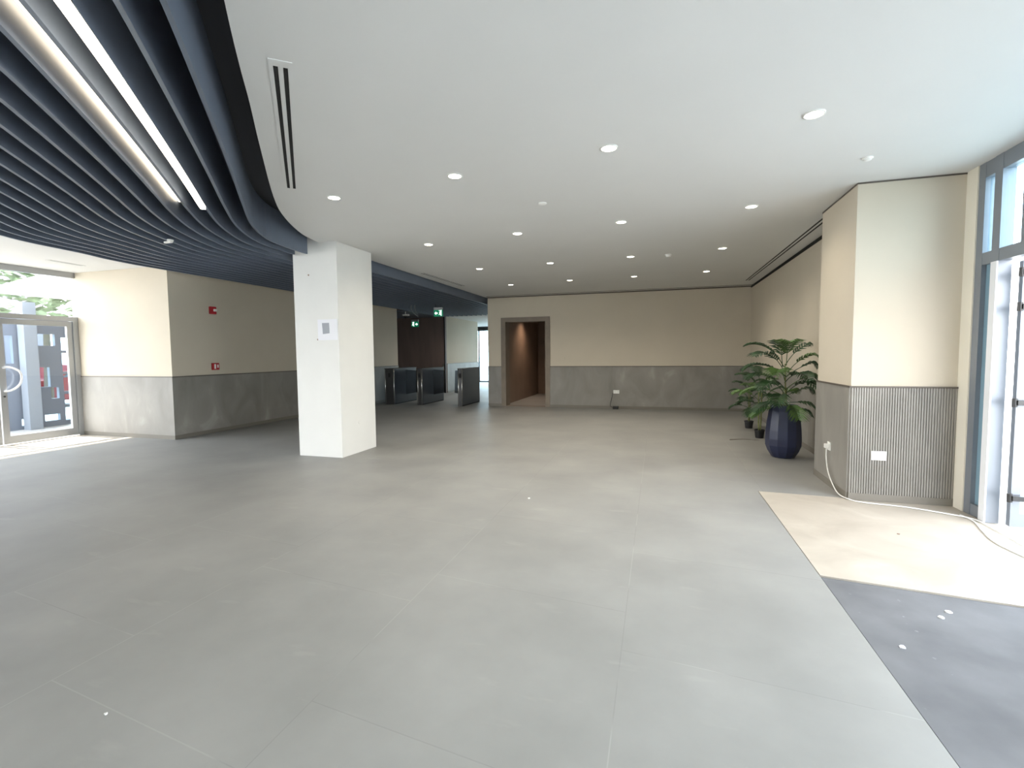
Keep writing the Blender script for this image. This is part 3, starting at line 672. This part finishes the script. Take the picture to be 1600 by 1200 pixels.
spec = [  # base height, azimuth deg, tilt deg, length, width, droop
    (1.36, 165, 64, .62, .25, 1.5), (1.36, 20, 60, .66, .24, 1.5), (1.38, 262, 70, .56, .27, 1.5), (1.36, 90, 74, .52, .22, 1.2), (1.30, 215, 55, .60, .24, 1.5), (1.28, 320, 55, .58, .24, 1.5),
  (1.22, 185, 42, .62, .22, 1.5), (1.22, 355, 44, .66, .22, 1.5), (1.16, 245, 44, .58, .26, 1.5), (1.14, 290, 40, .56, .26, 1.5),
    (1.05, 195, 48, .62, .20, 1.5), (1.05, 340, 46, .66, .20, 1.5), (1.0, 230, 40, .62, .22, 1.5), (1.0, 300, 42, .6, .22, 1.5),
    (.95, 180, 30, .60, .20, 1.3), (.95, 5, 32, .62, .20, 1.3), (.92, 250, 25, .58, .22, 1.4), (.92, 60, 34, .5, .2, 1.3),
    (.86, 210, 12, .52, .20, 1.1), (.86, 325, 14, .55, .20, 1.1), (.84, 275, 8, .50, .20, 1.2), (.82, 150, 12, .45, .18, 1.0), (.80, 350, 0, .45, .17, .6), (.82, 190, -5, .44, .18, .7)]
for z, a, ti, L_, w_, dr in spec:
    off = Vector((rr.uniform(-.03, .03), rr.uniform(-.03, .03), z)); big_fr.append(((off.x, off.y, off.z - .12), R(a), R(ti), L_, w_, dr))
stems = [[(0, 0, .66), (.01, 0, .95), (0, .01, 1.28)], [(.03, .02, .66), (.03, .03, .8), (.03, .02, .95)], [(-.04, 0, .66), (-.03, -.02, .8), (-.02, -.01, .9)]]
plant('potted_palm', (1.675, 7.40, 0), 'tall dark green palm in a large navy faceted planter behind the pier', big_fr, stems, [M_leaf, M_leaf, M_leaf2], big_pot)
def nursery(t):
    lpart('pot', lathe(new_bm(), [(.062, 0), (.078, .12), (.083, .122), (.083, .14), (.076, .14), (.072, .11), (.02, .108)], 28), M_nurs, t, smooth=False)
    lpart('soil', lathe(new_bm(), [(.071, .112), (.068, .12), (.01, .122)], 20), M_soil, t)
def small(seed, n, h, ln, azb):
    q = random.Random(seed); fr = []; stm = []
    for i in range(n):
        a = azb + i * 137.5 + q.uniform(-15, 15); lev = i / (n - 1)
        z = h * (.42 + .5 * lev); bx_, by_ = q.uniform(-.03, .03), q.uniform(-.03, .03)
        fr.append(((bx_, by_, z), R(a), R(25 + 50 * lev), ln * q.uniform(.8, 1.1), ln * .33, 1.5))
    for k in range(4):
        bx_, by_ = q.uniform(-.03, .03), q.uniform(-.03, .03)
        stm.append([(bx_ * .5, by_ * .5, .11), (bx_ * .8, by_ * .8, h * .35), (bx_, by_, h * .8)])
    return fr, stm
f1, s1 = small(11, 14, .95, .55, 100)
plant('potted_palm', (1.665, 8.95, 0), 'medium palm with brighter leaves in a small black pot beside the navy planter', f1, s1, [M_leaf2, M_leaf], nursery)
f2, s2 = small(23, 12, .82, .44, 40)
plant('potted_palm', (1.685, 10.06, 0), 'smallest palm in a black pot, farthest back along the recess wall', f2, s2, [M_leaf], nursery)
lf = thing('fallen_frond', (1.38, 8.62, 0), 'thin dry frond lying on the floor beside the small black pot', 'leaf')
lpart('blade', tube(new_bm(), smooth_path([(-.22, -.02, .008), (0, .02, .02), (.22, 0, .012)], 5), .007, 5, .002), M_bark, lf)

# ------------------------------------------------------------------ small debris on the floor
def scrap(x, y, r, label, m, z=0):
    bm = new_bm(); q = random.Random(int(x * 1000)); n = 7
    top = [bm.verts.new((r * q.uniform(.6, 1.1) * math.cos(2 * math.pi * i / n), r * q.uniform(.5, 1) * math.sin(2 * math.pi * i / n), .004 + q.uniform(0, .003))) for i in range(n)]
    bot = [bm.verts.new((v.co.x, v.co.y, 0)) for v in top]; bm.faces.new(top); bm.faces.new(bot[::-1])
    for i in range(n): bm.faces.new((bot[i], bot[(i + 1) % n], top[(i + 1) % n], top[i]))
    o = obj('debris_chip', bm, m); o.location = (x, y, z); tag(o, label, 'debris', 'bits of debris on the floor'); return o
scrap(-1.22, 4.63, .016, 'tiny white plaster chip in the middle of the grey tiles', M_white)
scrap(-2.14, 1.33, .008, 'tiny white chip on the nearest tiles at bottom left', M_white)
scrap(1.57, 3.20, .022, 'white chip on the dark screed next to the pale stone edge', M_white, -.010)
scrap(1.50, 3.12, .018, 'smaller white chip on the dark screed beside the larger one', M_white, -.010)
scrap(1.17, 2.75, .018, 'pale chip on the dark screed close to the tile edge', M_paper, -.010)
scrap(1.84, 4.46, .010, 'small brown speck on the bright pale stone', M_hole)

# ------------------------------------------------------------------ outside
gr = struct('floor_outside', prism(new_bm(), [(-60, -60), (60, -60), (60, 60), (-60, 60)], -.5, -.14), M_pave)
obj('pavement', box(new_bm(), 2.8, 9, -30, 40, -.14, -.02), M_pave, gr)
obj('pavement', box(new_bm(), -17, -10.6, -30, 12, -.14, -.02), M_pave, gr)
obj('pavement', box(new_bm(), -10.6, 2.8, -12, -4.2, -.14, -.02), M_pave, gr)
obj('pavement', box(new_bm(), -14, 2.8, 24.0, 34, -.14, -.02), M_pave, gr)
def building(x0, x1, y0, y1, h, face, label, m):
    t = thing('building', ((x0 + x1) / 2, (y0 + y1) / 2, -.14), label, 'building')
    obj('facade', box(new_bm(), x0, x1, y0, y1, -.14, h), m, t)
    z = 1.0
    while z < h - 1.6:
        y = y0 + 1
        while y < y1 - 1.6:
            xx = x1 if face == '+x' else x0; s = 1 if face == '+x' else -1
            a, b = sorted((xx, xx + s * .05)); obj('window', box(new_bm(), a, b, y, y + 1.3, z, z + 1.5), M_glassdark, t)
            y += 3.4
        z += 3.2
    return t
building(24, 32, -6, 34, 6.5, '-x', 'pale low building across the forecourt outside the right doorway', M_build)
building(-28, -21.5, 5.0, 12.2, 8.0, '+x', 'grey building across the street outside the glass door', mat('grey_mauve_render', (128, 124, 134), .85))
# entrance lobby frame outside the left door
ev = thing('entrance_screen', (-12.6, 6.9, -.02), 'outer glazed screen standing outside the glass entrance door', 'glazed screen')
bm = new_bm()
def wallgrid(bm, x0, x1, ys, zs, holes):
    for i in range(len(ys) - 1):
        for j in range(len(zs) - 1):
            cy_, cz_ = (ys[i] + ys[i + 1]) / 2, (zs[j] + zs[j + 1]) / 2
            if not any(a <= cy_ <= b and c <= cz_ <= d for a, b, c, d in holes): box(bm, x0, x1, ys[i], ys[i + 1], zs[j], zs[j + 1])
holes = [(6.44, 6.56, 1.35, 1.92), (6.95, 7.29, 1.72, 1.97), (6.97, 7.16, .84, 1.26), (7.16, 7.31, .58, .82), (7.02, 7.30, .10, .24), (7.40, 7.56, 1.62, 1.90), (7.40, 7.56, 1.15, 1.56), (7.40, 7.56, .72, 1.10), (7.40, 7.56, .08, .66), (6.62, 6.86, .06, .20)]
ys = sorted({5.6, 8.6} | {h[0] for h in holes} | {h[1] for h in holes}); zs = sorted({-.02, 2.3} | {h[2] for h in holes} | {h[3] for h in holes})
wallgrid(bm, -12.64, -12.56, ys, zs, holes)
obj('panel', bm, mat('grey_blue_panel', (112, 120, 134), .5), ev)
obj('side_pillar', box(new_bm(), -12.5, -12.3, 6.62, 6.84, -.02, 2.6), mat('pale_blue_pillar', (140, 148, 158), .5), ev)
obj('glass_pane', box(new_bm(), -12.67, -12.66, 5.65, 8.55, .0, 2.2), M_glassb, ev)
cn = thing('canopy', (-12.9, 6, 2.9), 'white canopy over the pavement outside the glass entrance door', 'canopy')
obj('slab', prism(new_bm(), [(-10.55, 6.55), (-10.55, 14), (-15.5, 14), (-15.5, 7.8)], 3.05, 3.2), M_build, cn)
# car across the street
ca = thing('car', (-19, 11.6, -.14), 'red parked car seen through the glass entrance door', 'car')
bm = new_bm(); prof = [(-2.1, .25), (-2.15, .7), (-1.9, .88), (-1.1, .95), (-.6, 1.38), (.9, 1.40), (1.5, .98), (2.05, .9), (2.15, .6), (2.1, .25)]
a = [bm.verts.new((-.85, y, z)) for y, z in prof]; b = [bm.verts.new((.85, y, z)) for y, z in prof]
bm.faces.new(a); bm.faces.new(b[::-1])
for i in range(len(prof)): bm.faces.new((a[i], b[i], b[(i + 1) % len(prof)], a[(i + 1) % len(prof)]))
bmesh.ops.recalc_face_normals(bm, faces=bm.faces); lpart('body', bm, M_carred, ca, bevel=.05)
for s in (-1, 1):
    bm = new_bm(); v = [bm.verts.new((s * .865, y, z)) for y, z in ((-.95, .98), (-.52, 1.3), (.82, 1.32), (1.25, .99))]; bm.faces.new(v); lpart('side_window', bm, M_glassdark, ca)
    for y in (-1.35, 1.4): lpart('wheel', cyl(new_bm(), (s * .72 - (.1), y, .33), (1, 0, 0), .33, .2, 24), M_tyre, ca)
# tree outside the left door
tr = thing('tree', (-18, 10.2, -.14), 'pale green street tree outside above the glass entrance door', 'tree')
lpart('trunk', tube(new_bm(), smooth_path([(0, 0, 0), (.05, 0, 1.4), (0, .05, 2.8)], 5), .13, 10, .07), M_bark, tr, smooth=True)
bm = new_bm(); q = random.Random(5)
for i in range(420):
    c = Vector((q.gauss(0, .75), q.gauss(0, .75), 3.9 + q.gauss(0, .65))); n_ = Vector((q.gauss(0, 1), q.gauss(0, 1), q.gauss(0, 1))).normalized(); qq = n_.to_track_quat('Z', 'Y'); s = q.uniform(.12, .24)
    vs = [bm.verts.new(c + qq @ Vector(p)) for p in ((-s, 0, 0), (0, -s * .5, .02), (s, 0, 0), (0, s * .5, .02))]; bm.faces.new(vs)
lpart('foliage', bm, M_tree, tr)
# warm lamp inside the vestibule
vl = thing('downlight', (-3.7, 14.9, 2.70), 'warm downlight inside the brown vestibule beyond the doorway', 'ceiling light')
lpart('lens', lathe(new_bm(), [(.001, -.003), (.046, -.003), (.046, 0)], 20), M_lamp, vl)
l = bpy.data.lights.new('vestibule_beam', 'SPOT'); l.energy = 100; l.color = (1, .74, .55); l.spot_size = R(130); l.spot_blend = 1; l.shadow_soft_size = .05
lo = bpy.data.objects.new('vestibule_beam', l); COL.objects.link(lo); lo.location = (-3.7, 14.9, 2.68)

# unseen fill lights added to brighten the lift lobby and the corridor
for x, y, z, e in ((-6.3, 15.3, 2.84, 100), (-6.0, 18.4, 2.86, 70), (-6.0, 21.5, 2.86, 70)):
    l = bpy.data.lights.new('lobby_fill_light', 'SPOT'); l.energy = e; l.color = (1, .94, .84); l.spot_size = R(160); l.spot_blend = 1; l.shadow_soft_size = .06
    lo = bpy.data.objects.new('lobby_fill_light', l); COL.objects.link(lo); lo.location = (x, y, z)
